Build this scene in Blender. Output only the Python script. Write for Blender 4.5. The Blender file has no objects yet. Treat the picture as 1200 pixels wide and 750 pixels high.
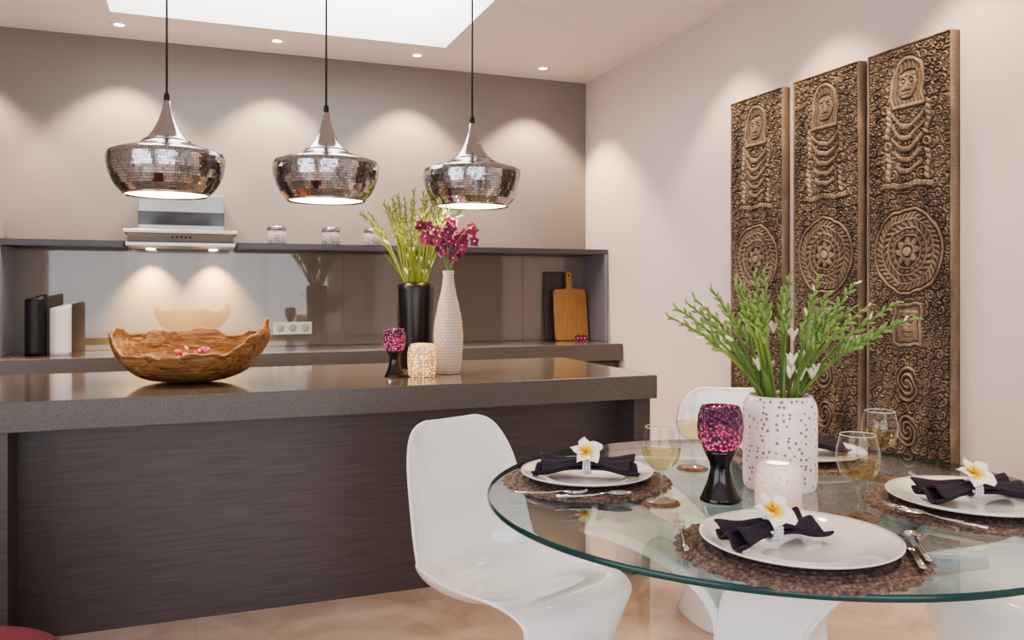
import bpy, math, random
import numpy as np
from mathutils import Vector, Matrix, noise
random.seed(7)
pi=math.pi
scene=bpy.context.scene
scene.view_settings.view_transform='AgX'
scene.view_settings.look='AgX - Medium High Contrast'
scene.view_settings.exposure=.05
# ------------------------------------------------------------ helpers
def hexc(h):
    h=h.lstrip('#'); r=[int(h[i:i+2],16)/255 for i in (0,2,4)]
    return tuple((c/12.92 if c<=.04045 else ((c+.055)/1.055)**2.4) for c in r)+(1,)
def newmat(name):
    m=bpy.data.materials.new(name); m.use_nodes=True
    nt=m.node_tree; b=nt.nodes['Principled BSDF']; return m,nt,b
def mat(name,col,rough=.5,metal=0,coat=0,trans=0,ior=1.5,emit=None,es=0,spec=.5,sheen=0,sss=0):
    m,nt,b=newmat(name)
    b.inputs['Base Color'].default_value=hexc(col); b.inputs['Roughness'].default_value=rough
    b.inputs['Metallic'].default_value=metal; b.inputs['Coat Weight'].default_value=coat
    b.inputs['Coat Roughness'].default_value=.05
    b.inputs['Transmission Weight'].default_value=trans; b.inputs['IOR'].default_value=ior
    b.inputs['Specular IOR Level'].default_value=spec
    b.inputs['Sheen Weight'].default_value=sheen
    if emit: b.inputs['Emission Color'].default_value=hexc(emit); b.inputs['Emission Strength'].default_value=es
    return m
def N(nt,t,**k):
    n=nt.nodes.new(t)
    for a,v in k.items(): setattr(n,a,v)
    return n
def ramp(nt,stops,interp='LINEAR'):
    r=N(nt,'ShaderNodeValToRGB'); r.color_ramp.interpolation=interp
    e=r.color_ramp.elements
    e[0].position,e[0].color=stops[0][0],hexc(stops[0][1])
    e[1].position,e[1].color=stops[-1][0],hexc(stops[-1][1])
    for p,c in stops[1:-1]:
        x=e.new(p); x.color=hexc(c)
    return r
def coords(nt,scale=(1,1,1),src='Object',rot=(0,0,0)):
    t=N(nt,'ShaderNodeTexCoord'); mp=N(nt,'ShaderNodeMapping')
    mp.inputs['Scale'].default_value=scale; mp.inputs['Rotation'].default_value=rot
    nt.links.new(t.outputs[src],mp.inputs['Vector']); return mp.outputs['Vector']
def noisemat(name,stops,scale=5,stretch=(1,1,1),rough=.5,coat=0,bump=0,detail=6,metal=0,spec=.5,dist=0,rot=(0,0,0)):
    m,nt,b=newmat(name); L=nt.links.new
    n=N(nt,'ShaderNodeTexNoise'); n.inputs['Scale'].default_value=scale; n.inputs['Detail'].default_value=detail
    n.inputs['Distortion'].default_value=dist; n.inputs['Roughness'].default_value=.6
    L(coords(nt,stretch,rot=rot),n.inputs['Vector'])
    r=ramp(nt,stops); L(n.outputs['Fac'],r.inputs['Fac']); L(r.outputs['Color'],b.inputs['Base Color'])
    b.inputs['Roughness'].default_value=rough; b.inputs['Coat Weight'].default_value=coat
    b.inputs['Coat Roughness'].default_value=.05
    b.inputs['Metallic'].default_value=metal; b.inputs['Specular IOR Level'].default_value=spec
    if bump:
        bp=N(nt,'ShaderNodeBump'); bp.inputs['Strength'].default_value=bump; bp.inputs['Distance'].default_value=.01
        L(n.outputs['Fac'],bp.inputs['Height']); L(bp.outputs['Normal'],b.inputs['Normal'])
    return m
def thinglass(name,tint,base=.04,rough=0.0):
    m,nt,b=newmat(name); L=nt.links.new; nt.nodes.remove(b)
    out=[n for n in nt.nodes if n.type=='OUTPUT_MATERIAL'][0]
    lw=N(nt,'ShaderNodeLayerWeight'); lw.inputs['Blend'].default_value=.5
    p=N(nt,'ShaderNodeMath',operation='POWER'); p.inputs[1].default_value=5; L(lw.outputs['Facing'],p.inputs[0])
    a=N(nt,'ShaderNodeMath',operation='MULTIPLY_ADD'); a.inputs[1].default_value=1-base; a.inputs[2].default_value=base
    L(p.outputs[0],a.inputs[0])
    t=N(nt,'ShaderNodeBsdfTransparent'); t.inputs['Color'].default_value=hexc(tint)
    g=N(nt,'ShaderNodeBsdfGlossy'); g.inputs['Roughness'].default_value=rough
    mx=N(nt,'ShaderNodeMixShader'); L(a.outputs[0],mx.inputs[0]); L(t.outputs[0],mx.inputs[1]); L(g.outputs[0],mx.inputs[2])
    L(mx.outputs[0],out.inputs['Surface']); return m
class MB:
    def __init__(s): s.v=[];s.f=[];s.m=[];s.s=[]
    def add(s,vs,fs,mi=0,M=None,smooth=True):
        o=len(s.v)
        for p in vs:
            p=Vector(p)
            if M is not None: p=M@p
            s.v.append(p[:])
        for f in fs: s.f.append([i+o for i in f]); s.m.append(mi); s.s.append(smooth)
        return s
    def box(s,a,b,mi=0,M=None):
        x0,y0,z0=a;x1,y1,z1=b
        vs=[(x0,y0,z0),(x1,y0,z0),(x1,y1,z0),(x0,y1,z0),(x0,y0,z1),(x1,y0,z1),(x1,y1,z1),(x0,y1,z1)]
        return s.add(vs,[(0,3,2,1),(4,5,6,7),(0,1,5,4),(1,2,6,5),(2,3,7,6),(3,0,4,7)],mi,M,False)
    def lathe(s,prof,seg=48,mi=0,M=None,smooth=True):
        vs=[];fs=[]
        for r,z in prof:
            for k in range(seg):
                a=2*pi*k/seg; vs.append((r*math.cos(a),r*math.sin(a),z))
        for i in range(len(prof)-1):
            for k in range(seg):
                k2=(k+1)%seg
                fs.append((i*seg+k,i*seg+k2,(i+1)*seg+k2,(i+1)*seg+k))
        return s.add(vs,fs,mi,M,smooth)
    def tube(s,pts,rad,seg=8,mi=0,M=None,cap=True,flat=1.0):
        pts=[Vector(p) for p in pts]; n=len(pts)
        if not hasattr(rad,'__len__'): rad=[rad]*n
        vs=[];fs=[]; up=None
        for i,p in enumerate(pts):
            t=(pts[min(i+1,n-1)]-pts[max(i-1,0)]).normalized()
            if up is None:
                up=Vector((0,0,1)) if abs(t.z)<.9 else Vector((1,0,0))
            x=t.cross(up); x.normalize(); y=x.cross(t).normalized(); up=y
            for k in range(seg):
                a=2*pi*k/seg; vs.append(p+x*math.cos(a)*rad[i]+y*math.sin(a)*rad[i]*flat)
        for i in range(n-1):
            for k in range(seg):
                k2=(k+1)%seg; fs.append((i*seg+k,i*seg+k2,(i+1)*seg+k2,(i+1)*seg+k))
        if cap: fs.append(tuple(range(seg))[::-1]); fs.append(tuple((n-1)*seg+k for k in range(seg)))
        return s.add(vs,fs,mi,M)
    def ell(s,c,r,mi=0,M=None,seg=8,rings=5,rot=None):
        vs=[];fs=[];c=Vector(c)
        for i in range(rings+1):
            ph=-pi/2+pi*i/rings
            for k in range(seg):
                a=2*pi*k/seg
                p=Vector((r[0]*math.cos(ph)*math.cos(a),r[1]*math.cos(ph)*math.sin(a),r[2]*math.sin(ph)))
                if rot is not None: p=rot@p
                vs.append(c+p)
        for i in range(rings):
            for k in range(seg):
                k2=(k+1)%seg; fs.append((i*seg+k,i*seg+k2,(i+1)*seg+k2,(i+1)*seg+k))
        return s.add(vs,fs,mi,M)
    def grid(s,fn,nu,nv,mi=0,M=None,wrap=False,smooth=True):
        vs=[fn(i/(nu),j/(nv)) for i in range(nu+(0 if wrap else 1)) for j in range(nv+1)]
        fs=[];c=nv+1;n=nu
        for i in range(nu):
            i2=(i+1)%nu if wrap else i+1
            for j in range(nv): fs.append((i*c+j,i2*c+j,i2*c+j+1,i*c+j+1))
        return s.add(vs,fs,mi,M,smooth)
    def build(s,name,mats,parent=None,loc=(0,0,0),rot=(0,0,0),bevel=0,solid=0,sub=0,weld=False):
        me=bpy.data.meshes.new(name); me.from_pydata(s.v,[],s.f)
        if not isinstance(mats,(list,tuple)): mats=[mats]
        for m in mats: me.materials.append(m)
        me.polygons.foreach_set('material_index',s.m); me.polygons.foreach_set('use_smooth',s.s); me.update()
        o=bpy.data.objects.new(name,me); scene.collection.objects.link(o)
        o.location=loc; o.rotation_euler=rot
        if parent: o.parent=parent
        if weld: w=o.modifiers.new('w','WELD'); w.merge_threshold=.0002
        if solid: w=o.modifiers.new('s','SOLIDIFY'); w.thickness=solid; w.offset=0
        if sub: w=o.modifiers.new('u','SUBSURF'); w.levels=sub; w.render_levels=sub
        if bevel: w=o.modifiers.new('b','BEVEL'); w.width=bevel; w.segments=3; w.limit_method='ANGLE'
        return o
def root(name,loc=(0,0,0),rz=0):
    e=bpy.data.objects.new(name,None); e.empty_display_size=.1; scene.collection.objects.link(e)
    e.location=loc; e.rotation_euler=(0,0,rz); return e
def lamp(name,kind,loc,power,col=(1,1,1),parent=None,rot=(0,0,0),**k):
    l=bpy.data.lights.new(name,kind); l.energy=power; l.color=col
    for a,v in k.items(): setattr(l,a,v)
    o=bpy.data.objects.new(name,l); scene.collection.objects.link(o); o.location=loc; o.rotation_euler=rot
    if parent: o.parent=parent
    return o
TH=math.radians(20.9)
def diag(a,b): # plan coordinates of the dining area, which is laid out on an axis turned 20.9 deg
    return (a*.934+b*.357, b*.934-a*.357)
WARM=(1,.75,.48)
# ------------------------------------------------------------ materials
m_back=noisemat('wall_taupe',[(0,'#817a76'),(1,'#88817d')],3,rough=.8)
m_right=noisemat('wall_offwhite',[(0,'#d5c9c6'),(1,'#dacfcc')],3,rough=.8)
m_ceil=mat('ceiling_white','#e6e1dc',.9)
m_white=mat('white_trim','#e8e6e3',.5)
m_sky=mat('skylight_opal','#ffffff',.5,emit='#f6f8ff',es=8)
m_chair=mat('white_gloss_plastic','#f4f4f7',.1,coat=.6)
m_base=mat('white_lacquer','#f0f3f5',.2,coat=.4)
m_plate=mat('white_porcelain','#f4f4f7',.08,coat=.6)
m_black=mat('black_gloss','#0c0b0d',.15,coat=.3)
m_blackm=mat('black_satin','#121113',.45)
m_steel=noisemat('brushed_steel',[(0,'#a5a5a6'),(1,'#c0c0c0')],40,(1,1,12),rough=.3,metal=1)
m_mirror=mat('mirror_tile','#c2c2c4',.1,1)
m_mirror2=mat('mirror_tile_smoked','#a6a6aa',.14,1)
m_chrome=mat('chrome_spun','#b5b4b3',.14,1)
m_grout=mat('grey_grout','#4a4a4c',.5,.6)
m_inner=mat('pendant_inner','#fff4e2',.5,emit='#ffe2b0',es=1.1)
m_bulb=mat('bulb','#ffffff',.5,emit='#fff0d2',es=30)
m_shelf=mat('shelf_charcoal','#4c484e',.35)
m_band=mat('hood_glass_band','#3c3d41',.1)
m_sidep=mat('niche_side_grey','#85858c',.4)
m_splash=mat('backsplash_glass','#7a7269',.03,spec=.9)
m_seam=mat('seam','#6a635c',.3)
m_stone=noisemat('stone_slab',[(.3,'#665b54'),(.5,'#70655d'),(.7,'#7b7068')],160,rough=.14,coat=.4,detail=2,spec=.6)  # top copy of the stone, reflected light put into its lighter colour
m_stonee=noisemat('stone_slab_edge',[(.3,'#4f4b4a'),(.5,'#595553'),(.72,'#66625f')],170,rough=.32,detail=2)
m_wood=noisemat('dark_oak_veneer',[(.25,'#433b3b'),(.5,'#50484a'),(.75,'#5c5454')],5,(.8,4,22),rough=.38,detail=8,bump=.03)
m_cab=noisemat('dark_cabinet',[(.25,'#3a3133'),(.75,'#4b4041')],6,(1,4,22),rough=.4)
m_glass=thinglass('clear_glass','#fafcfc',base=.06)
m_tglass=thinglass('table_glass','#e6f1f1',base=.10)
m_edge=mat('glass_edge_green','#123f3e',.2,ior=1.5,spec=.5)
m_wine=thinglass('white_wine','#fbf4d6',base=.03)
m_napkin=noisemat('napkin_aubergine',[(0,'#1d1626'),(1,'#2c2036')],300,rough=.85,bump=.1)
m_bead=mat('silver_bead','#e2e2e8',.25,.3)
m_cut=mat('cutlery_steel','#c9c9cc',.12,1)
m_stem=noisemat('stem_green',[(.3,'#4b6b2c'),(.7,'#6f8b43')],20,rough=.5)
m_bud=noisemat('bud_green',[(.3,'#5f7f3c'),(.55,'#84a058'),(.75,'#bcc89a')],60,rough=.45)
m_stemy=noisemat('stem_yellowgreen',[(.3,'#64772d'),(.7,'#8a9845')],20,rough=.5)
m_budy=noisemat('bud_yellowgreen',[(.3,'#7f8e3c'),(.55,'#a8af60'),(.75,'#d6d2a0')],60,rough=.45)
m_petalw=mat('petal_cream','#f2edda',.5)
m_orchid=noisemat('orchid_magenta',[(.3,'#5a0a38'),(.6,'#80164f'),(.8,'#b04a80')],60,rough=.5)
m_cen=mat('orchid_centre','#f3d9e6',.5)
m_board=noisemat('board_wood',[(.3,'#a8753f'),(.7,'#c29058')],8,(14,4,1),rough=.5)
m_drift=noisemat('driftwood',[(.25,'#2e1c10'),(.4,'#644022'),(.56,'#946838'),(.8,'#bf9560')],6,(1,6,11),rough=.5,bump=1.0,detail=9,dist=1.4,coat=.1)
m_mat_=noisemat('woven_hyacinth',[(.3,'#2e2420'),(.5,'#67554e'),(.7,'#9d8b80')],110,rough=.75,bump=.5)
m_coast=noisemat('woven_coaster',[(.3,'#4a3326'),(.7,'#8f6f52')],90,rough=.75)
m_red=mat('crimson_fabric','#6e2034',.8)
# floor
m_floor,nt,b=newmat('travertine_tile'); L=nt.links.new
br=N(nt,'ShaderNodeTexBrick'); br.offset=0; br.inputs['Scale'].default_value=1; br.inputs['Brick Width'].default_value=.9
br.inputs['Row Height'].default_value=.9; br.inputs['Mortar Size'].default_value=.002
br.inputs['Color1'].default_value=(1,1,1,1);br.inputs['Color2'].default_value=(.97,.97,.97,1);br.inputs['Mortar'].default_value=(.85,.82,.8,1)
L(coords(nt),br.inputs['Vector'])
n=N(nt,'ShaderNodeTexNoise'); n.inputs['Scale'].default_value=3; n.inputs['Detail'].default_value=9; n.inputs['Distortion'].default_value=1.2
L(coords(nt),n.inputs['Vector']); r=ramp(nt,[(.3,'#bda494'),(.5,'#cdb7a7'),(.7,'#dacabd')]); L(n.outputs['Fac'],r.inputs['Fac'])
mx=N(nt,'ShaderNodeMixRGB',blend_type='MULTIPLY'); mx.inputs[0].default_value=1; L(r.outputs[0],mx.inputs[1]); L(br.outputs[0],mx.inputs[2])
L(mx.outputs[0],b.inputs['Base Color']); b.inputs['Roughness'].default_value=.1
# perforated ceramics
def perf(name,scale,hole,col='#f1eef0',hc='#4a3a38',glow=0,size=.3,gc='#ffb870',rim=.08):
    m,nt,b=newmat(name); L=nt.links.new
    v=N(nt,'ShaderNodeTexVoronoi'); v.inputs['Scale'].default_value=scale; v.inputs['Randomness'].default_value=.6
    L(coords(nt),v.inputs['Vector'])
    c=N(nt,'ShaderNodeMath',operation='LESS_THAN'); c.inputs[1].default_value=size; L(v.outputs['Distance'],c.inputs[0])
    mx=N(nt,'ShaderNodeMixRGB'); L(c.outputs[0],mx.inputs[0]); mx.inputs[1].default_value=hexc(col); mx.inputs[2].default_value=hexc(hc)
    L(mx.outputs[0],b.inputs['Base Color']); b.inputs['Roughness'].default_value=.3
    bp=N(nt,'ShaderNodeBump'); bp.invert=True; bp.inputs['Strength'].default_value=.6; bp.inputs['Distance'].default_value=.004
    L(c.outputs[0],bp.inputs['Height']); L(bp.outputs[0],b.inputs['Normal'])
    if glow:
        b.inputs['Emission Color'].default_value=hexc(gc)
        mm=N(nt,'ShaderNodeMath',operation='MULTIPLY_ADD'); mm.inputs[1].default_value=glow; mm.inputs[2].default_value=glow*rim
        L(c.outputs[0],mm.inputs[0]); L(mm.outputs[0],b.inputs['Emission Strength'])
    return m
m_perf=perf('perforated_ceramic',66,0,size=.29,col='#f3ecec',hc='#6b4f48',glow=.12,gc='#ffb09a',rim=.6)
m_perf_s=perf('perforated_tealight',85,0,size=.34,hc='#a58a78',glow=.7,rim=.2)
m_perf_b=perf('perforated_black',45,0,col='#100e10',hc='#000000',size=.35)
m_perf_y=perf('perforated_tealight_warm',75,0,size=.36,col='#cdb89c',hc='#c98f4a',glow=2.2,rim=.08)
m_can=perf('canister_perforated',60,0,size=.35,col='#a8a19f',hc='#6b6462')
# faceted purple glass
m_purp,nt,b=newmat('purple_textured_glass'); L=nt.links.new
v=N(nt,'ShaderNodeTexVoronoi'); v.inputs['Scale'].default_value=110; L(coords(nt),v.inputs['Vector'])
sp=N(nt,'ShaderNodeSeparateXYZ'); L(coords(nt),sp.inputs[0])
r=ramp(nt,[(.05,'#8f3f78'),(.35,'#5c2150'),(.7,'#2a0f28')]); L(v.outputs['Distance'],r.inputs['Fac']); L(r.outputs[0],b.inputs['Base Color'])
bp=N(nt,'ShaderNodeBump'); bp.invert=True; bp.inputs['Strength'].default_value=.9; bp.inputs['Distance'].default_value=.006
L(v.outputs['Distance'],bp.inputs['Height']); L(bp.outputs[0],b.inputs['Normal']); b.inputs['Roughness'].default_value=.15
b.inputs['Transmission Weight'].default_value=.1
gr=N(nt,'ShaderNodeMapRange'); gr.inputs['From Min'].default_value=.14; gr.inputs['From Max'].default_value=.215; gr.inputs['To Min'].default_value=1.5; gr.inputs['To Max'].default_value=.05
L(sp.outputs[2],gr.inputs['Value']); L(gr.outputs[0],b.inputs['Emission Strength'])  # candle glow put into the cup as emission, strongest low down
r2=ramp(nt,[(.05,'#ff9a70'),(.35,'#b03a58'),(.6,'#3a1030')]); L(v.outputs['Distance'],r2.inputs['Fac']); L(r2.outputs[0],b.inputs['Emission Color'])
m_flame=mat('candle_flame','#ffd9a0',.5,emit='#ffb35a',es=12)
# woven white bottle
m_bot,nt,b=newmat('bottle_texture'); L=nt.links.new
v=N(nt,'ShaderNodeTexBrick'); v.inputs['Scale'].default_value=1; v.inputs['Brick Width'].default_value=.022;v.inputs['Row Height'].default_value=.014
v.inputs['Mortar Size'].default_value=.0018; v.inputs['Mortar Smooth'].default_value=1
tc=N(nt,'ShaderNodeTexCoord'); sp=N(nt,'ShaderNodeSeparateXYZ'); L(tc.outputs['Object'],sp.inputs[0])
at=N(nt,'ShaderNodeMath',operation='ARCTAN2'); L(sp.outputs[1],at.inputs[0]); L(sp.outputs[0],at.inputs[1])
ml=N(nt,'ShaderNodeMath',operation='MULTIPLY'); ml.inputs[1].default_value=.07; L(at.outputs[0],ml.inputs[0])
cb=N(nt,'ShaderNodeCombineXYZ'); L(ml.outputs[0],cb.inputs[0]); L(sp.outputs[2],cb.inputs[1]); L(cb.outputs[0],v.inputs['Vector'])
v.inputs['Color1'].default_value=hexc('#d3c4b6');v.inputs['Color2'].default_value=hexc('#d9cbbe');v.inputs['Mortar'].default_value=hexc('#a08f80')
L(v.outputs[0],b.inputs['Base Color']); bp=N(nt,'ShaderNodeBump'); bp.invert=True; bp.inputs['Strength'].default_value=.7; bp.inputs['Distance'].default_value=.003
L(v.outputs['Fac'],bp.inputs['Height']); L(bp.outputs[0],b.inputs['Normal']); b.inputs['Roughness'].default_value=.35
# frangipani radial
m_fr,nt,b=newmat('frangipani_petal'); L=nt.links.new
tc=N(nt,'ShaderNodeTexCoord'); ln=N(nt,'ShaderNodeVectorMath',operation='LENGTH'); L(tc.outputs['Object'],ln.inputs[0])
ml=N(nt,'ShaderNodeMath',operation='MULTIPLY'); ml.inputs[1].default_value=20; L(ln.outputs['Value'],ml.inputs[0])
r=ramp(nt,[(.2,'#f2a90c'),(.42,'#f7d850'),(.62,'#fbf8ee')]); L(ml.outputs[0],r.inputs['Fac']); L(r.outputs[0],b.inputs['Base Color']); b.inputs['Roughness'].default_value=.5
# carved wood
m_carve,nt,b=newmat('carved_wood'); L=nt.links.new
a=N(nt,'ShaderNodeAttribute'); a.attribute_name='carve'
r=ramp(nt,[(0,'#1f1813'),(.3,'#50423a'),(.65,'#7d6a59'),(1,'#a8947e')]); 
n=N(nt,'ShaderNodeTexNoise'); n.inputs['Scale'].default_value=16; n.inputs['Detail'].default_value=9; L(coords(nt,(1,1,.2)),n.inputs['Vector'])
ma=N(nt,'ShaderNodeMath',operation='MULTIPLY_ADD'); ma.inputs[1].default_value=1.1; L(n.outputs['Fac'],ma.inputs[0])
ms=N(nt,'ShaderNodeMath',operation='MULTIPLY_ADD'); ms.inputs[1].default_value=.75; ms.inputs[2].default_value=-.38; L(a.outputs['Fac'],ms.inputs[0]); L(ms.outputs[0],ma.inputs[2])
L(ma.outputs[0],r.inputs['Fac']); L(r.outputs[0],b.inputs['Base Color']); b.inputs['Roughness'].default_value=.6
# ------------------------------------------------------------ room
H=2.95; XL,XR,YF,YB=-3.2,2.9,-2.6,5.95
MB().box((XL-.1,YF-.1,-.1),(XR+.1,YB+.1,0)).build('floor',m_floor)
MB().box((XL-.1,YB,0),(XR+.1,YB+.1,H)).build('wall_back',m_back)
MB().box((XR,YF-.1,0),(XR+.1,YB,H)).build('wall_right',m_right)
w=MB(); w.box((XL-.1,YF,0),(XL,-1.8,H)).box((XL-.1,2.2,0),(XL,YB,H)).box((XL-.1,-1.8,2.5),(XL,2.2,H)).box((XL-.1,-1.8,0),(XL,2.2,.2)); w.build('wall_left',m_right)
w=MB(); w.box((XL-.1,YF-.1,0),(-2.2,YF,H)).box((2.2,YF-.1,0),(XR,YF,H)).box((-2.2,YF-.1,2.5),(2.2,YF,H)).box((-2.2,YF-.1,0),(2.2,YF,.2)); w.build('wall_front',m_right)
def frame(name,a,b,axis):
    w=MB(); n=4
    if axis=='x':
        for i in range(n+1):
            x=a[0]+(b[0]-a[0])*i/n; w.box((x-.03,a[1]-.03,a[2]),(x+.03,a[1]+.03,b[2]))
        for z in (a[2],b[2]): w.box((a[0],a[1]-.03,z-.03),(b[0],a[1]+.03,z+.03))
    else:
        for i in range(n+1):
            y=a[1]+(b[1]-a[1])*i/n; w.box((a[0]-.03,y-.03,a[2]),(a[0]+.03,y+.03,b[2]))
        for z in (a[2],b[2]): w.box((a[0]-.03,a[1],z-.03),(a[0]+.03,b[1],z+.03))
    return w.build(name,m_white)
f1=frame('window_1',(-2.17,YF-.05,.23),(2.17,YF-.05,2.47),'x')
f2=frame('added_window_left',(XL-.05,-1.77,.23),(XL-.05,2.17,2.47),'y')  # unseen window, added so that light comes from the left
SX0,SX1,SY0,SY1=-.47,1.58,4.15,5.4
c=MB(); c.box((XL-.1,YF-.1,H),(XR+.1,SY0,H+.1)).box((XL-.1,SY1,H),(XR+.1,YB+.1,H+.1)).box((XL-.1,SY0,H),(SX0,SY1,H+.1)).box((SX1,SY0,H),(XR+.1,SY1,H+.1))
c.build('ceiling',m_ceil)
sk=MB(); sk.box((SX0-.03,SY0-.03,H+.1),(SX0,SY1+.03,H+.35)).box((SX1,SY0-.03,H+.1),(SX1+.03,SY1+.03,H+.35)).box((SX0,SY0-.03,H+.1),(SX1,SY0,H+.35)).box((SX0,SY1,H+.1),(SX1,SY1+.03,H+.35))
sk.box((SX0-.03,SY0-.03,H+.35),(SX1+.03,SY1+.03,H+.37),1); sk.build('window_skylight',[m_white,m_sky])
MB().box((XR-.015,YF,0),(XR,5.3,.1)).build('baseboard_right',m_white)
# downlights
def downlight(x,y,p=150,ang=94,bl=.45):
    r=root('ceiling_downlight',(x,y,H))
    MB().lathe([(.028,0.0),(.03,-.006),(.048,-.008),(.052,-.002),(.052,0)],32).build('trim_ring',m_white,r)
    MB().lathe([(.0005,-.003),(.028,-.003)],24).build('lens',m_bulb,r)
    lamp('spot','SPOT',(0,0,-.02),p,WARM,r,spot_size=math.radians(ang),spot_blend=bl,shadow_soft_size=.03)
for x in (-1.39,-.44,.5,1.445,2.4): downlight(x,5.64)
for y in (3.95,3.2,2.4,1.5): downlight(2.52,y,60,92)
# ------------------------------------------------------------ island
r=root('kitchen_island')
s=MB().box((-.95,3.34,.812),(1.995,4.40,.92)); o=s.build('stone_top',[m_stone,m_stonee],r,bevel=.004)
for p in o.data.polygons:
    if abs(p.normal.z)<.5: p.material_index=1
MB().box((-.66,3.55,0),(1.89,4.3,.812)).build('front_panel',m_wood,r)
MB().box((1.89,3.37,0),(1.975,4.38,.812)).build('side_panel_a',m_wood,r,bevel=.002)
MB().box((-.74,3.37,0),(-.62,4.38,.812)).build('side_panel_b',m_wood,r,bevel=.002)
# ------------------------------------------------------------ back counter, shelf
r=root('kitchen_counter')
s=MB().box((-2.6,5.33,.80),(2.895,5.945,.92)); o=s.build('stone_top',[m_stone,m_stonee],r,bevel=.003)
for p in o.data.polygons:
    if abs(p.normal.z)<.5: p.material_index=1
MB().box((-2.6,5.40,.1),(2.89,5.94,.80)).box((-2.6,5.45,0),(2.89,5.94,.1)).build('cabinet_body',m_cab,r)
s=MB()
for i in range(9): s.box((-2.59+i*.608,5.378,.12),(-2.59+i*.608+.6,5.40,.47)).box((-2.59+i*.608,5.378,.48),(-2.59+i*.608+.6,5.40,.785))
s.build('drawer_fronts',m_cab,r)
MB().box((-.45,5.42,.92),(.3,5.86,.926)).build('hob',m_black,r)
r=root('floating_shelf')
MB().box((-2.6,5.56,1.575),(-.41,5.948,1.612)).box((.25,5.56,1.575),(2.895,5.948,1.612)).build('board',m_shelf,r)
MB().box((2.868,5.56,.922),(2.895,5.948,1.575)).box((-1.11,5.56,.922),(-1.06,5.948,1.575)).build('side_panels',m_sidep,r)
r=root('glass_backsplash')
MB().box((-1.06,5.925,.922),(2.868,5.948,1.573)).build('glass_panel',m_splash,r)
s=MB()
for x in (.98,2.35): s.box((x,5.922,.922),(x+.003,5.9255,1.573))
s.build('seams',m_seam,r)
MB().box((-1.22,5.66,1.612),(-1.11,5.93,1.74)).build('storage_box',m_sidep,bevel=.005)
# hood
r=root('range_hood',(-.08,0,0))
MB().box((-.25,5.6,1.66),(.25,5.94,1.91)).build('chimney',m_steel,r,bevel=.004)
MB().box((-.252,5.592,1.715),(.252,5.60,1.80)).build('dark_band',m_band,r)
s=MB()
s.add([(-.3,5.42,1.60),(.3,5.42,1.60),(.3,5.94,1.60),(-.3,5.94,1.60),(-.3,5.40,1.66),(.3,5.40,1.66),(.3,5.94,1.72),(-.3,5.94,1.72)],[(0,3,2,1),(4,5,6,7),(0,1,5,4),(1,2,6,5),(2,3,7,6),(3,0,4,7)],0,None,False)
s.box((-.32,5.36,1.65),(.32,5.94,1.672)).box((-.31,5.40,1.575),(.31,5.90,1.60))
s.build('canopy',m_steel,r,bevel=.004)
s=MB()
for k in range(5): s.lathe([(.0005,-.004),(.006,-.004),(.006,0)],12,0,Matrix.Translation((-.05+k*.025,5.405,1.63))@Matrix.Rotation(-pi/2,4,'X'))
s.build('buttons',m_black,r)
for x in (-.19,.19):
    MB().lathe([(.0005,0),(.03,0)],20).build('lens',m_bulb,r,loc=(x,5.80,1.572))
    lamp('hood_lamp','SPOT',(x,5.80,1.565),130,(1,.64,.26),r,rot=(math.radians(12),0,0),spot_size=math.radians(85),spot_blend=1,shadow_soft_size=.015)
# socket
r=root('wall_socket',(.63,5.922,1.045))
MB().box((-.13,-.008,-.043),(.13,0,.043)).build('plate',m_white,r,bevel=.003)
s=MB()
for k in (-.085,0,.085): s.lathe([(.0005,-.003),(.026,-.003),(.028,0)],24,0,Matrix.Translation((k,-.008,0))@Matrix.Rotation(-pi/2,4,'X'))
s.build('outlets',mat('socket_grey','#b9b7b5',.5),r)
for px in (.50,.855,1.14):
    r=root('canister',(px,5.68,1.612))
    MB().lathe([(.0005,0),(.055,0),(.06,.006),(.06,.085),(.056,.09)],32).build('jar',m_can,r)
    MB().lathe([(.058,.088),(.062,.09),(.062,.112),(.055,.12),(.0005,.121)],32).build('lid',m_chrome,r)
# slanted vases
for nm,x,h,m in (('black_slanted_vase',-.885,.365,m_blackm),('white_slanted_vase',-.755,.31,m_white)):
    s=MB(); seg=40
    def fv(u,v,h=h):
        a=2*pi*u; R=.055*(1+.012*math.cos(10*a)); z=h*v-(.016*(1-math.cos(a-pi*.1))*v)
        return (R*math.cos(a),R*math.sin(a),z)
    s.grid(fv,seg,12,0,None,True); s.build(nm,m,None,(x,5.60,.92),solid=.006)
# cutting board
def outline_board():
    pts=[]
    def arc(cx,cy,r,a0,a1,n=6):
        for i in range(n+1):
            a=math.radians(a0+(a1-a0)*i/n); pts.append((cx+r*math.cos(a),cy+r*math.sin(a)))
    arc(.12,.02,.02,-90,0); arc(.115,.37,.025,0,90); pts.append((.035,.40)); pts.append((.024,.42))
    arc(0,.51,.024,0,180,10); pts.append((-.024,.42)); pts.append((-.035,.40)); arc(-.115,.37,.025,90,180); arc(-.12,.02,.02,180,270)
    return pts
pts=outline_board(); n=len(pts); s=MB()
vs=[(x,-.01,z) for x,z in pts]+[(x,.01,z) for x,z in pts]
s.add(vs,[tuple(range(n)),tuple(range(2*n-1,n-1,-1))]+[(i,n+i,n+(i+1)%n,(i+1)%n) for i in range(n)],0,None,False)
s.lathe([(.0005,-.0115),(.008,-.0115)],16,1,Matrix.Translation((0,0,.505))@Matrix.Rotation(-pi/2,4,'X'))
s.build('cutting_board',[m_board,m_black],None,(2.71,5.80,.921),(math.radians(-8),0,0),bevel=.003)
s=MB(); s.box((-.08,-.008,0),(.08,.008,.53)); s.build('dark_cutting_board',m_cab,None,(2.60,5.875,.921),(math.radians(-4),0,0),bevel=.006)
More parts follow.
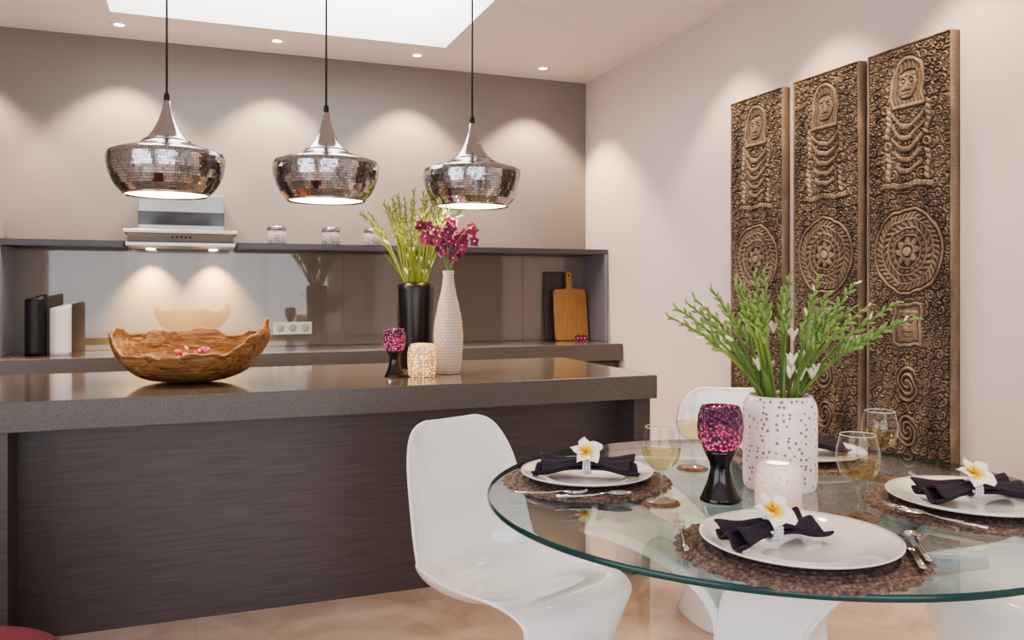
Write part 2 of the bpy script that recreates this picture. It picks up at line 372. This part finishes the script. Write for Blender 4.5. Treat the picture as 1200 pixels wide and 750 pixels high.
# ------------------------------------------------------------ pendants
def pendant(x,y):
    Z0=1.71; r=root('pendant_lamp',(x,y,Z0)); k=.00361
    top=[(2.5,113),(4,111),(5,103),(8,93),(11.5,84),(16,75.5),(21,69),(27,63.5),(35,59.5),(46,56),(58,52.5),(63,50)]
    s=MB(); s.lathe([(a*k,b*k) for a,b in top][::-1],64); s.build('spun_cone',m_chrome,r)
    s=MB(); s.lathe([(24.5*k,66*k),(26.5*k,65*k),(26*k,63.6*k)],64); s.build('cone_ring',m_chrome,r)
    bowl=[(63,50),(65.2,45),(65,38),(63.3,29),(60,19.5),(55,10.5),(48,3)]
    def bp(t):
        f=t*(len(bowl)-1); i=min(int(f),len(bowl)-2); g=f-i
        return ((bowl[i][0]*(1-g)+bowl[i+1][0]*g)*k,(bowl[i][1]*(1-g)+bowl[i+1][1]*g)*k)
    MB().lathe([bp(i/16) for i in range(17)],72).build('bowl_backing',m_grout,r)
    s=MB(); rows,cols=18,120
    for i in range(rows):
        ra,za=bp(i/rows+.003); rb,zb=bp((i+1)/rows-.003)
        off=random.random()
        for j in range(cols):
            a0=2*pi*(j+off+.04)/cols; a1=2*pi*(j+off+.96)/cols
            q=[Vector(((R+.0016)*math.cos(a),(R+.0016)*math.sin(a),z)) for R,a,z in ((ra,a0,za),(ra,a1,za),(rb,a1,zb),(rb,a0,zb))]
            cen=sum(q,Vector())/4
            ax=Vector((random.uniform(-1,1),random.uniform(-1,1),random.uniform(-1,1))).normalized()
            R=Matrix.Rotation(random.gauss(0,.022),3,ax)
            s.add([cen+R@(p-cen) for p in q],[(0,3,2,1)],0 if random.random()<.7 else 1,None,False)
    s.build('mosaic_tiles',[m_mirror,m_mirror2],r)
    MB().lathe([(a*k*.965,b*k) for a,b in [(47,2.5),(54,10),(59,19),(62,29),(63.5,38),(63,45),(60,49),(44,52),(24,60),(5,64)]],64).build('inner_shell',m_inner,r)
    MB().lathe([(48*k,3*k),(48.6*k,1*k),(47*k,.5*k),(45.5*k,2.5*k)],64).build('rim',m_chrome,r)
    MB().ell((0,0,.12),(.03,.03,.04),0,None,16,10).build('bulb',m_bulb,r)
    s=MB(); s.tube([(0,0,.40),(0,0,H-Z0)],.0045,8).lathe([(.008,.40),(.012,.405),(.012,.43),(.006,.44)],16); s.build('cord',m_blackm,r)
    MB().lathe([(.0005,H-Z0-.03),(.05,H-Z0-.028),(.055,H-Z0)],24).build('ceiling_rose',m_chrome,r)
    lamp('pendant_light','POINT',(0,0,.06),14,(1,.82,.58),r,shadow_soft_size=.04)
for x in (-.114,.552,1.246): pendant(x,3.8)
# ------------------------------------------------------------ carved panels
def face(x,y,cx,cy,sx,sy):
    X=(x-cx)/sx; Y=(y-cy)/sy
    h=.55+.25*np.clip(1-(X**2+Y**2),0,1)
    for sg in (-1,1):
        d=np.sqrt(((X-sg*.42)/1.0)**2+((Y-.25)*1.2)**2)
        h=np.where(d<.26,.2+.7*(d<.14),h); h=np.where((d>.26)&(d<.38),.95,h)
    h=np.where((abs(X)<.12+.12*(.1-Y))&(Y<.3)&(Y>-.25),1.0,h)
    mo=(abs(X)<.5)&(abs(Y+.55)<.16); h=np.where(mo,.15,h)
    h=np.where(mo&(np.abs(((X*7)%1)-.5)<.32)&(abs(Y+.55)<.11),.85,h)
    h=np.where((abs(X)<.8)&(abs(Y-.66)<.08),.95,h)
    return h
def carving(seed,wd,ht,nx=220,ny=890):
    rng=np.random.RandomState(seed)
    xs=np.linspace(-wd/2,wd/2,nx); ys=np.linspace(0,ht,ny); x,y=np.meshgrid(xs,ys)
    xw=x+.005*np.sin(y*31+seed)+.003*np.sin(y*77); yw=y+.005*np.sin(x*40+seed)+.002*np.sin(x*110)
    ax=np.abs(xw)
    cen=[]
    sp=.042
    for j in range(int(ht/sp)+2):
        for i in range(6):
            cen.append((i*sp+.016+rng.uniform(-.014,.014)+(j%2)*.02,j*sp+.01+rng.uniform(-.014,.014),rng.choice([-1,1]),rng.uniform(.0115,.0165)))
    D1=np.full(x.shape,9.);D2=np.full(x.shape,9.);hh=np.zeros(x.shape)
    for cx,cy,sg,pt in cen:
        dx=ax-cx;dy=yw-cy;d=np.hypot(dx,dy);th=np.arctan2(dy,dx)
        val=.5+.5*np.cos(2*pi*d/pt-sg*th)
        closer=d<D1; D2=np.where(closer,D1,np.minimum(D2,d)); hh=np.where(closer,val,hh); D1=np.where(closer,d,D1)
    h=hh**.8*.8; h=np.where(D2-D1<.004,.0,h)
    # garlands: five swags hanging from two side posts
    for q in range(5):
        y0=1.245+q*.048; wq=.062+.008*q
        d=np.abs(yw-(y0+7.5*xw**2)); msk=(ax<wq)&(d<.017)
        h=np.where(msk,np.where(d<.012,.55+.4*np.abs(np.cos(xw*170))**.5*(1-d/.02),.0),h)
    for xx in (.105,):
        d=np.abs(ax-xx); msk=(d<.016)&(y>1.17)&(y<1.53); h=np.where(msk,np.where(d<.012,.5+.45*np.abs(np.cos(y*120+xw*80))**.6,0),h)
    d=np.hypot(ax-.105,yw-1.36); h=np.where(d<.030,np.where(d<.026,.6+.35*np.cos(d*420),0),h)
    d=np.abs(yw-1.185); h=np.where((ax<.14)&(d<.016),np.where(d<.012,.5+.45*np.abs(np.cos(xw*130))**.5,0),h)
    # arched niche with a small mask
    cyf=ht-.17
    e=np.where(y>cyf,np.hypot(xw/.085,(y-cyf)/.115),np.maximum(ax/.085,(cyf-y)/.10))
    h=np.where(e<1.08,.0,h); h=np.where(e<1.02,.85,h); h=np.where(e<.88,.25+.35*(.5+.5*np.cos(xw*300)),h)
    fm=(np.abs(xw/.046)**3+np.abs((y-cyf+.005)/.06)**3)<1.25; h=np.where(fm,.05,h)
    fm=(np.abs(xw/.044)**3+np.abs((y-cyf+.005)/.058)**3)<1; h=np.where(fm,face(xw,y,0,cyf-.005,.050,.062),h)
    # mandala
    cy=.90; R=.185; r=np.hypot(x,yw-cy); th=np.arctan2(yw-cy,x)
    m=np.zeros(x.shape)+.1
    m=np.where((r>.174),.9,m); m=np.where((r>.168)&(r<=.174),.0,m)
    m=np.where((r>.140)&(r<=.168),.85*(np.abs(np.cos(th*20+r*110)))**.6,m)
    m=np.where((r>.134)&(r<=.140),.95,m)
    m=np.where((r>.104)&(r<=.132),.8*np.abs(np.cos(th*12-r*90))**.7,m)
    m=np.where((r>.098)&(r<=.104),1,m)
    m=np.where((r>.074)&(r<=.096),.8*np.abs(np.cos(th*10)*np.cos((r-.085)*140))**.5,m)
    m=np.where((r>.068)&(r<=.074),.9,m)
    star=.064*(.55+.45*np.abs(np.cos(th*4)))
    m=np.where(r<star,.75,m); m=np.where((r<.028),.2,m); m=np.where(r<.020,1,m)
    h=np.where(r<R,m,h); h=np.where((r>=R)&(r<R+.006),0,h)
    # square lower mask
    sq=(ax<.082)&(abs(yw-.585)<.098); h=np.where(sq,.0,h); sq=(ax<.078)&(abs(yw-.585)<.093); h=np.where(sq,.8,h); sq=(ax<.066)&(abs(yw-.585)<.08); h=np.where(sq,.2,h)
    f2=(ax<.056)&(abs(yw-.585)<.072); h=np.where(f2,face(xw,y,0,.585,.06,.078),h)
    for (cy2,sx,sy) in ((.33,.06,.08),(.13,.055,.07)):
        lz=(np.hypot(xw/sx,(y-cy2)/sy)); h=np.where(lz<1,.45+.45*np.cos(lz*18+np.arctan2(y-cy2,xw)*2),h)
    bd=np.minimum(wd/2-np.abs(x),np.minimum(y,ht-y)); h=np.where(bd<.012,.0,h); h=np.where(bd<.008,.7,h)
    h=(h+.7*(np.roll(h,1,0)+np.roll(h,-1,0)+np.roll(h,1,1)+np.roll(h,-1,1)))/3.8
    wn=.12*np.sin(x*23+seed)*np.sin(y*9+seed*2)+.08*np.sin(y*37+x*11)
    h=np.clip(h*(.88+wn)+rng.normal(0,.06,h.shape),0,1)
    return x,y,h
def carved_panel(seed,yc,wd=.445,ht=1.79,z0=.58):
    x,y,h=carving(seed,wd,ht); ny,nx=x.shape
    amp=.016; th=.055
    P=np.stack([-(th-amp+h*amp),-x,y],-1).reshape(-1,3)
    idx=np.arange(ny*nx).reshape(ny,nx)
    F=np.stack([idx[:-1,:-1],idx[:-1,1:],idx[1:,1:],idx[1:,:-1]],-1).reshape(-1,4)
    vs=P.tolist(); fs=F.tolist(); car=h.reshape(-1).tolist()
    def skirt(ids,rev):
        o=len(vs)
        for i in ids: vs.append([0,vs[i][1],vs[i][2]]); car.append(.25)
        for k in range(len(ids)-1):
            f=[ids[k],ids[k+1],o+k+1,o+k]; fs.append(f[::-1] if rev else f)
    skirt(idx[0].tolist(),True);skirt(idx[-1].tolist(),False);skirt(idx[:,0].tolist(),False);skirt(idx[:,-1].tolist(),True)
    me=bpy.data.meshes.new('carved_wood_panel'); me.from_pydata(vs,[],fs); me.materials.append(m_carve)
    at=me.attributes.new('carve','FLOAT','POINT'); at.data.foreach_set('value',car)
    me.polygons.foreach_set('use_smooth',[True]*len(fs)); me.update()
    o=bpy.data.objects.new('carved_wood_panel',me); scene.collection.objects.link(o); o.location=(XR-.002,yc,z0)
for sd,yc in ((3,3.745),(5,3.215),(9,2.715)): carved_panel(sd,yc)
# ------------------------------------------------------------ chairs
def chair(loc,rz,sc=1.05):
    P=[(-.315,.835,.10,.010),(-.313,.825,.160,.015),(-.308,.79,.198,.025),(-.300,.72,.228,.05),(-.293,.64,.240,.07),(-.290,.56,.246,.09),(-.290,.48,.250,.11),
       (-.282,.395,.252,.13),(-.240,.335,.254,.13),(-.14,.318,.256,.115),(-.01,.335,.256,.085),(.10,.372,.254,.05),(.19,.405,.250,.015),(.26,.410,.240,-.015),(.298,.38,.230,-.035),(.30,.32,.215,-.055),
       (.28,.25,.205,-.085),(.26,.17,.21,-.12),(.25,.09,.225,-.17),(.255,.03,.242,-.24),(.265,.005,.25,-.28)]
    n=len(P); s=MB(); nv=24; vs=[];fs=[]
    for i,(f,z,w,c) in enumerate(P):
        a=P[max(i-1,0)];b=P[min(i+1,n-1)]
        t=Vector((b[0]-a[0],0,b[1]-a[1])).normalized(); nr=Vector((-t.z,0,t.x))
        if i>=16: nr=Vector((1,0,0)).lerp(nr,.2).normalized() if i<18 else Vector((1,0,0))
        for j in range(nv+1):
            v=-1+2*j/nv
            vs.append((Vector((f,w*v*(1-.05*v*v),z))+nr*c*abs(v)**3.2)*sc)
    for i in range(n-1):
        for j in range(nv): fs.append((i*(nv+1)+j,i*(nv+1)+j+1,(i+1)*(nv+1)+j+1,(i+1)*(nv+1)+j))
    s.add(vs,fs)
    mn=min(p[2] for p in s.v); s.v=[(p[0],p[1],p[2]-mn+.006) for p in s.v]
    s.build('dining_chair',m_chair,None,(loc[0],loc[1],0),(0,0,rz),solid=.012,sub=2)
TC=diag(.704,2.258); RT=.772; TZ=.77
def chair_at(a,b,da,db):
    d=diag(da,db); chair(diag(a,b),math.atan2(d[1],d[0]))
chair_at(.01,2.60,.68,-.73)
chair_at(.92,3.38,-.15,-1)
chair_at(1.64,2.58,-.93,-.25)
# ------------------------------------------------------------ table
r=root('glass_dining_table',(TC[0],TC[1],0))
s=MB(); s.lathe([(.0005,TZ),(RT-.003,TZ)],128,0); s.lathe([(RT-.003,TZ),(RT,TZ-.003),(RT,TZ-.012),(RT-.003,TZ-.015)],128,1); s.lathe([(RT-.003,TZ-.015),(.0005,TZ-.015)],128,0)
s.build('glass_top',[m_tglass,m_edge],r)
for k in range(4):
    s=MB()
    def fl(u,v):
        z=u*(TZ-.02); q=2*u-1
        rr=.10+(.42 if q>0 else .36)*q*q
        a=q*.95
        cx,cy=rr*math.cos(a),rr*math.sin(a)
        w=(.11+.06*q*q)
        tx,ty=-math.sin(a*.6),math.cos(a*.6)
        o=(v-.5)*2*w
        return (cx+tx*o,cy+ty*o,z)
    s.grid(fl,28,6); s.build('leg_%d'%(k+1),m_base,r,rot=(0,0,k*pi/2+.5),solid=.03,bevel=.004)
s=MB()
for k in range(4):
    a=k*pi/2+.5+.95; s.lathe([(.0005,TZ-.022),(.03,TZ-.022),(.03,TZ-.0155),(.0005,TZ-.0155)],20,0,Matrix.Translation((.50*math.cos(a),.50*math.sin(a),0)))
s.build('glass_pads',m_chrome,r)
TA=-TH
def tp(a,b): return diag(a*.965,b*.965)
def frangipani(parent,loc,R=.045,rot=(0,0,0)):
    s=MB()
    for k in range(5):
        M=Matrix.Rotation(k*2*pi/5,4,'Z')
        def f(u,v):
            L=R*u; w=R*.42*math.sin(pi*min(u**.75,.98))+.001; vv=(v-.5)*2
            return (L,w*vv+.12*R*math.sin(u*2.2),.006+.35*L-8*L*L*.7+.005*vv+.004*vv*vv)
        s.grid(f,8,6,0,M)
    s.build('frangipani_flower',m_fr,parent,loc,rot,solid=.0012,sub=1)
def napkin(loc,rz,sc=1):
    r=root('folded_napkin',loc,rz)
    s=MB()
    for sg in (-1,1):
        for lay in range(2):
            def f(u,v):
                L=.008+u*.116*sc; w=(.014+.046*u**.7)*sc*(1-.1*lay); vv=(v-.5)*2
                z=.028-.004*u+lay*.014+.008*(.3+u)*math.cos(vv*5+lay*1.5)+.003*math.sin(u*7+vv)
                sk=.010*vv*u*(1 if lay else -1)
                return (sg*(L+sk-.012*lay),w*vv+sg*.012*u,z)
            s.grid(f,14,18)
    s.build('napkin_cloth',m_napkin,r,solid=.008,sub=1)
    s=MB()
    for rr in (-.007,.001,.009):
        for k in range(20):
            a=2*pi*k/20; s.ell((rr,.024*math.cos(a),.032+.022*math.sin(a)),(.0045,.0045,.0045),0,None,8,5)
    s.build('bead_ring',m_bead,r)
    frangipani(r,(.0,-.004,.064),.049,(math.radians(38),math.radians(-8),.3))
def plate(loc,R):
    prof=[(.0005,.004),(R*.55,.004),(R*.62,.006),(R*.68,.012),(R*.96,.022),(R,.025),(R*1.0,.022),(R*.97,.018),(R*.66,.004),(R*.55,0),(.0005,0)]
    MB().lathe(prof,96).build('dinner_plate',m_plate,None,loc)
def mat_round(loc,R):
    s=MB(); ns=220; nr=48
    def f(u,v):
        a=2*pi*u; rr=.004+v*(R*(1+.02*math.cos(34*a)*(v>.9))-.004)
        ring=v*11; ph=math.floor(ring)
        z=.003+.006*abs(math.sin(pi*ring))*(.45+.55*abs(math.sin(a*(10+ph*4)+ph)))
        return (rr*math.cos(a),rr*math.sin(a),z if v<1 else 0)
    s.grid(f,ns,nr,0,None,True); s.build('woven_placemat',m_mat_,None,loc,weld=False)
def coaster(loc):
    s=MB()
    def f(u,v):
        a=2*pi*u; R=.048; return (R*(.02+.98*v)*math.cos(a),R*(.02+.98*v)*math.sin(a),(.002+.004*abs(math.sin(pi*v*5))*(.5+.5*abs(math.sin(a*14)))) if v<1 else 0)
    s.grid(f,80,20,0,None,True); s.build('woven_coaster',m_coast,None,loc)
def wineglass(loc,h=.185,R=.048,fill=.5):
    r=root('wine_glass',loc)
    k=h/.185
    s=MB(); s.lathe([(a,b*k) for a,b in [(.0375,.0015),(.034,.004),(.015,.007),(.0055,.014),(.0042,.03),(.0042,.058),(.007,.072),(.014,.08)]],40)
    s.lathe([(.0375,.0015),(.0005,.0005)],40)
    b0=.078*k; bh=h-b0
    bw=[(.014,0),(.028,.08),(.040,.2),(.047,.38),(.0485,.5),(.049,.6),(.047,.74),(.043,.88),(.040,1.0)]
    s.lathe([(a*R/.048,b0+b*bh) for a,b in bw],48); s.build('glass_body',m_glass,r)
    s=MB(); ww=[(max(a*R/.048-.0015,.001),b0+b*bh+.002) for a,b in bw if b<=fill]
    s.lathe([(.0005,b0+.002)]+ww+[(.0005,ww[-1][1])],48); s.build('wine',m_wine,r)
    s=MB(); t=[(.040*R/.048+.0008*math.cos(q),h+.0008*math.sin(q)) for q in np.linspace(0,2*pi,9)]
    s.lathe(t,48); s.build('rim',m_plate,r)
def fork(loc,rz):
    s=MB(); s.tube([(-.10,0,.006),(-.05,0,.005),(0,0,.007),(.035,0,.012)],[.007,.0045,.003,.004],8,0,None,True,.45)
    s.tube([(.033,0,.012),(.05,0,.011),(.06,0,.009)],[.004,.012,.012],10,0,None,True,.2)
    for y in (-.0095,-.003,.003,.0095): s.tube([(.055,y,.009),(.08,y,.010),(.10,y,.015)],[.0021,.002,.001],6,0,None,True,.7)
    s.build('fork',m_cut,None,loc,(0,0,rz))
def spoon(loc,rz):
    s=MB(); s.tube([(-.10,0,.006),(-.05,0,.005),(0,0,.007),(.04,0,.012)],[.007,.0045,.003,.0035],8,0,None,True,.45)
    def f(u,v):
        a=2*pi*u; q=v; return (.068+.032*q*math.cos(a),.019*q*math.sin(a)*(1-.15*math.cos(a)),.004+.008*q*q)
    s.grid(f,24,8,0,None,True); s.build('spoon',m_cut,None,loc,(0,0,rz),solid=.0015)
def knife(loc,rz):
    s=MB(); s.tube([(-.11,0,.006),(-.06,0,.006),(0,0,.006)],[.008,.007,.005],8,0,None,True,.5)
    s.tube([(-.002,0,.006),(.02,0,.006),(.09,.002,.006),(.115,.006,.006)],[.005,.009,.009,.002],8,0,None,True,.12)
    s.build('knife',m_cut,None,loc,(0,0,rz))
def setting(a,b,mr,pr,nrot,ns=1,off=0):
    x,y=tp(a,b); mat_round((x,y,TZ),mr); plate((x,y,TZ+.0095),pr)
    x,y=tp(a+off,b); napkin((x,y,TZ+.015),nrot,ns)
setting(.22,2.45,.238,.188,TA-.15,1.15)
setting(.622,1.80,.255,.204,TA+.35,.95,-.06)
setting(1.20,2.16,.252,.202,TA+.1,1.15)
setting(.97,2.78,.24,.195,TA,1.1)
Z1=TZ+.011
def tl(f,a,b,rz): x,y=tp(a,b); f((x,y,Z1),TA+rz)
tl(spoon,.22,2.215,.10); tl(fork,.10,2.24,-.12)
tl(fork,.38,1.85,1.45); tl(knife,.842,1.745,1.3); tl(spoon,.874,1.78,1.3)
tl(fork,1.005,2.04,2.2); tl(spoon,1.03,1.99,2.3)
for a,b,h in ((.395,2.195,.19),(.855,2.05,.195),(1.10,2.48,.19),(.57,2.62,.19)):
    x,y=tp(a,b); coaster((x,y,TZ)); wineglass((x,y,TZ+.0062),h,.049)
def goblet(loc,k,glow=1):
    r=root('candle_goblet',loc)
    MB().lathe([(a*k,b*k) for a,b in [(.0005,0),(.052,0),(.054,.004),(.050,.012),(.034,.05),(.026,.085),(.028,.10),(.040,.125),(.044,.135),(.0005,.135)]],48).build('black_foot',m_black,r)
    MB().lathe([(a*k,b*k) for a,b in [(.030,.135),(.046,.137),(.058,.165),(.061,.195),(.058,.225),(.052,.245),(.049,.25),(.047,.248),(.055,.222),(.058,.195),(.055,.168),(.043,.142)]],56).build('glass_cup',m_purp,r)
    MB().lathe([(a*k,b*k) for a,b in [(.0005,.142),(.02,.142),(.02,.16),(.0005,.16)]],20).ell((0,0,.172*k),(.005*k,.005*k,.012*k),1,None,10,8).build('tealight',[m_petalw,m_flame],r)
    lamp('flame_light','POINT',(0,0,.19*k),1.2*glow,(1,.6,.3),r,shadow_soft_size=.01)
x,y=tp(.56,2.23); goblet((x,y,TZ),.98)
VX,VY=tp(.765,2.37)
r=root('perforated_vase',(VX,VY,TZ))
MB().lathe([(.0005,0),(.088,0),(.096,.008),(.099,.03),(.099,.215),(.096,.235),(.088,.25),(.082,.258),(.078,.256),(.084,.245),(.092,.22),(.093,.03),(.0005,.01)],72).build('vase_body',m_perf,r)
x,y=tp(.685,2.135)
r=root('tealight_holder',(x,y,TZ)); MB().lathe([(.0005,0),(.052,0),(.056,.006),(.056,.085),(.052,.105),(.044,.115),(.03,.118),(.028,.114),(.042,.108),(.05,.085),(.05,.01),(.0005,.008)],48).build('ceramic_shell',m_perf_s,r)
lamp('tealight','POINT',(0,0,.06),.5,(1,.65,.35),r,shadow_soft_size=.01)
# tuberose bouquet
def bouquet(name,loc,stems,mouth,spread,hmin,hmax,budk,seed,flat=1.0,leaves=12,mats=None,fat=.28,nfl=12):
    rnd=random.Random(seed); s=MB()
    for i in range(stems):
        az=2*pi*(i/stems)+rnd.uniform(-.25,.25)
        rr=spread*(.35+.65*rnd.random()**.6); 
        if i%4==0: rr*=.45
        h=hmax-(hmax-hmin)*(rr/spread)**1.3+rnd.uniform(-.035,.03)
        b=Vector((mouth*.7*math.cos(az+2.8)*.5,mouth*.5*math.sin(az+2.8),-.15)); m_=Vector((mouth*.75*math.cos(az),mouth*.75*math.sin(az),.0))
        tip=Vector((rr*math.cos(az),rr*math.sin(az)*flat,h)); mid=(m_+tip)/2+Vector((-.12*rr*math.cos(az),-.12*rr*math.sin(az),.03))
        pts=[b]+[m_*(1-t)**2+mid*2*t*(1-t)+tip*t*t for t in np.linspace(0,1,14)]
        pts=[Vector(p) for p in pts]
        s.tube(pts,[.0046]*8+[.0038]*4+[.0028]*3,6,0)
        nb=16
        for k in range(nb):
            t=.48+.52*k/(nb-1); f=1+t*13; i0=min(int(f),13); p=pts[i0].lerp(pts[i0+1],f-i0)
            tg=(pts[min(i0+1,14)]-pts[i0-1]).normalized()
            side=tg.cross(Vector((math.cos(k*2.4),math.sin(k*2.4),.3))).normalized()
            d=(tg*1.0+side*.65).normalized(); L=budk*(1.15-.6*(t-.48)/.52)*rnd.uniform(.8,1.2)
            q=d.to_track_quat('Z','Y').to_matrix()
            s.ell(p+d*L*.8,(L*fat,L*fat,L),2 if rnd.random()<.07 else 1,None,7,5,q)
    for i in range(leaves):
        az=rnd.uniform(0,2*pi); L=rnd.uniform(.12,.22)*hmax/.34
        def f(u,v,az=az,L=L):
            vv=(v-.5)*2; w=.009*math.sin(pi*min(.1+u*.9,1)); rr=mouth*.7+L*.6*u
            return (rr*math.cos(az)-math.sin(az)*w*vv,rr*math.sin(az)+math.cos(az)*w*vv,L*(u*1.2-.35*u*u)-.02)
        s.grid(f,8,2,0)
    for i in range(nfl):
        az=rnd.uniform(0,2*pi); q_=rnd.uniform(.7,1.3); c=Vector((mouth*q_*math.cos(az),mouth*q_*math.sin(az),rnd.uniform(.03,.17)))
        for k in range(5):
            d=Vector((math.cos(k*1.26)*.5,math.sin(k*1.26)*.5,.9)); q=d.to_track_quat('Z','Y').to_matrix()
            s.ell(c+d*.014,(.007,.003,.020),2,None,6,4,q)
    s.build(name,mats or [m_stem,m_bud,m_petalw],None,loc)
bouquet('tuberose_bouquet',(VX,VY,TZ+.258),30,.075,.36,.215,.325,.018,11,leaves=9)
# ------------------------------------------------------------ island objects
bx,by=diag(-1.387,3.563)
r=root('driftwood_bowl',(bx,by,.92),-TH)
s=MB()
def fb(u,v):
    a=2*pi*u; t=v
    R=math.sin(t*pi/2)**.72
    zr=.150+.090*max(math.cos(a),0)**3+.055*max(-math.cos(a),0)**2+.045*math.sin(a)
    zr+=.014*math.sin(4*a+1)+.008*math.sin(9*a)+.005*math.sin(23*a)
    z=zr*(1-math.cos(t*pi/2))**1.1
    x=.328*R*math.cos(a)*(1+.03*math.sin(3*a)); y=.21*R*math.sin(a)*(1+.06*math.sin(4*a+1))
    nn=noise.noise(Vector((x*9,y*9,z*14)))*.022*t+noise.noise(Vector((x*30,y*30,z*10)))*.006*t
    return (x+nn*math.cos(a),y+nn*math.sin(a),z+.009+nn*.3*t)
s.grid(fb,120,28,0,None,True); s.build('bowl_shell',m_drift,r,solid=.016,sub=1)
s=MB(); rnd=random.Random(4)
for i in range(24):
    a=rnd.uniform(0,2*pi); q=rnd.random()**.5*.07; c=Vector((q*1.3*math.cos(a)+.0,q*math.sin(a)*.8+.03,.085+rnd.uniform(0,.06)))
    d=Vector((rnd.uniform(-1,1),rnd.uniform(-1,1),rnd.uniform(.2,1))).normalized()
    s.ell(c,(.022,.014,.004),i%2,None,8,4,d.to_track_quat('Z','Y').to_matrix())
s.build('petals',[mat('petal_pink','#c9284f',.5),mat('petal_pale','#e89aae',.5)],r)
vx,vy=diag(-.493,4.2)
MB().lathe([(.0005,0),(.072,0),(.078,.006),(.085,.12),(.092,.30),(.094,.40),(.090,.425),(.085,.43),(.082,.425),(.086,.39),(.08,.2),(.0005,.02)],56).build('black_vase',m_perf_b,None,(vx,vy,.92))
bouquet('tuberose_bunch',(vx,vy,1.345),36,.07,.29,.35,.46,.022,5,leaves=8,mats=[m_stemy,m_budy,m_petalw],fat=.27,nfl=8)
ox,oy=diag(-.301,3.9)
MB().lathe([(.0005,0),(.052,0),(.056,.006),(.064,.06),(.069,.13),(.070,.18),(.064,.25),(.050,.32),(.036,.38),(.027,.43),(.024,.46),(.027,.483),(.023,.484),(.019,.46),(.0005,.44)],56).build('bottle_vase',m_bot,None,(ox,oy,.92))
s=MB(); rnd=random.Random(12)
for st,(a,lx,h) in enumerate([(0,.13,.22),(2.6,.12,.17),(1.2,.05,.25),(4.3,.06,.18),(5.6,.12,.14),(3.2,.13,.22)]):
    e=Vector((lx*math.cos(a),lx*math.sin(a)*.7,h)); m_=Vector((lx*.2*math.cos(a),lx*.2*math.sin(a),h*.85))
    pts=[Vector((0,0,-.04))*(1-t)**2+m_*2*t*(1-t)+e*t*t for t in np.linspace(0,1,10)]
    s.tube(pts,.0022,6,0)
    for k in range(6):
        p=pts[4+min(k,5)]+Vector((rnd.uniform(-.02,.02),rnd.uniform(-.02,.02),rnd.uniform(-.015,.015)))
        fd=Vector((rnd.uniform(-.7,.7)-.2,-1+rnd.uniform(-.2,.5),rnd.uniform(-.3,.5))).normalized(); Q=fd.to_track_quat('Z','Y').to_matrix().to_4x4()
        M=Matrix.Translation(p)@Q@Matrix.Rotation(rnd.uniform(0,6),4,'Z')
        for j in range(5):
            M2=M@Matrix.Rotation(j*2*pi/5,4,'Z')
            def f(u,v):
                vv=(v-.5)*2; L=.030*u; w=.0125*math.sin(pi*min(.05+u*.93,1)); return (L,w*vv,.004*u-.006*u*u+.002*vv*vv)
            s.grid(f,5,4,1,M2)
        s.ell((0,0,.003),(.004,.004,.005),2,M,8,5)
s.build('orchid_spray',[m_stem,m_orchid,m_cen],None,(ox,oy,1.40))
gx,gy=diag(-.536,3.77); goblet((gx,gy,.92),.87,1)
tx,ty=diag(-.411,3.77)
r=root('tealight_holder',(tx,ty,.92)); MB().lathe([(.0005,0),(.055,0),(.062,.008),(.065,.05),(.065,.11),(.060,.135),(.050,.148),(.035,.15),(.033,.146),(.05,.138),(.058,.11),(.058,.01),(.0005,.008)],48).build('ceramic_shell',m_perf_y,r)
lamp('tealight','POINT',(0,0,.08),.5,(1,.65,.35),r,shadow_soft_size=.01)
s=MB()
for q in range(3):
    M=Matrix.Translation((q*.03-.03,0,.022))@Matrix.Rotation(pi/2.4,4,'X')
    for j in range(5):
        M2=M@Matrix.Rotation(j*2*pi/5+q,4,'Z')
        s.grid(lambda u,v:(.03*u,.013*math.sin(pi*min(.05+u*.93,1))*(v-.5)*2,.004*u),5,4,0,M2)
    s.ell((0,0,.003),(.006,.006,.006),1,M,8,5)
s.build('orchid_bloom',[m_orchid,m_cen],None,(2.72,5.66,.922))
s=MB(); s.lathe([(.0005,0),(.28,0),(.31,.02),(.33,.10),(.34,.22),(.33,.34),(.30,.40),(.22,.43),(.0005,.44)],64)
px_,py_=diag(-1.40,1.96); s.build('crimson_pouf',m_red,None,(px_,py_,0))
# ------------------------------------------------------------ fill lights and sky
lamp('fill_light_front','AREA',(0,YF+.05,1.4),75,(.97,.97,1),None,rot=(math.radians(90),0,0),shape='RECTANGLE',size=4.2,size_y=2.2)  # area light behind the camera, added as general fill
lamp('fill_light_left','AREA',(XL+.05,.2,1.4),65,(.97,.97,1),None,rot=(math.radians(90),0,math.radians(-90)),shape='RECTANGLE',size=3.8,size_y=2.2)  # added fill from the left for island front and chairs
wd=bpy.data.worlds.new('World'); scene.world=wd; wd.use_nodes=True
bg=wd.node_tree.nodes['Background']; bg.inputs[0].default_value=(.9,.95,1,1); bg.inputs[1].default_value=1.0
# ------------------------------------------------------------ camera
cd=bpy.data.cameras.new('camera'); cam=bpy.data.objects.new('camera',cd); scene.collection.objects.link(cam)
cam.location=(0,0,1.32); cam.rotation_euler=(math.radians(90),0,-TH)
cd.sensor_width=36; cd.lens=29.13; cd.shift_y=-.0308; cd.clip_start=.05
scene.camera=cam
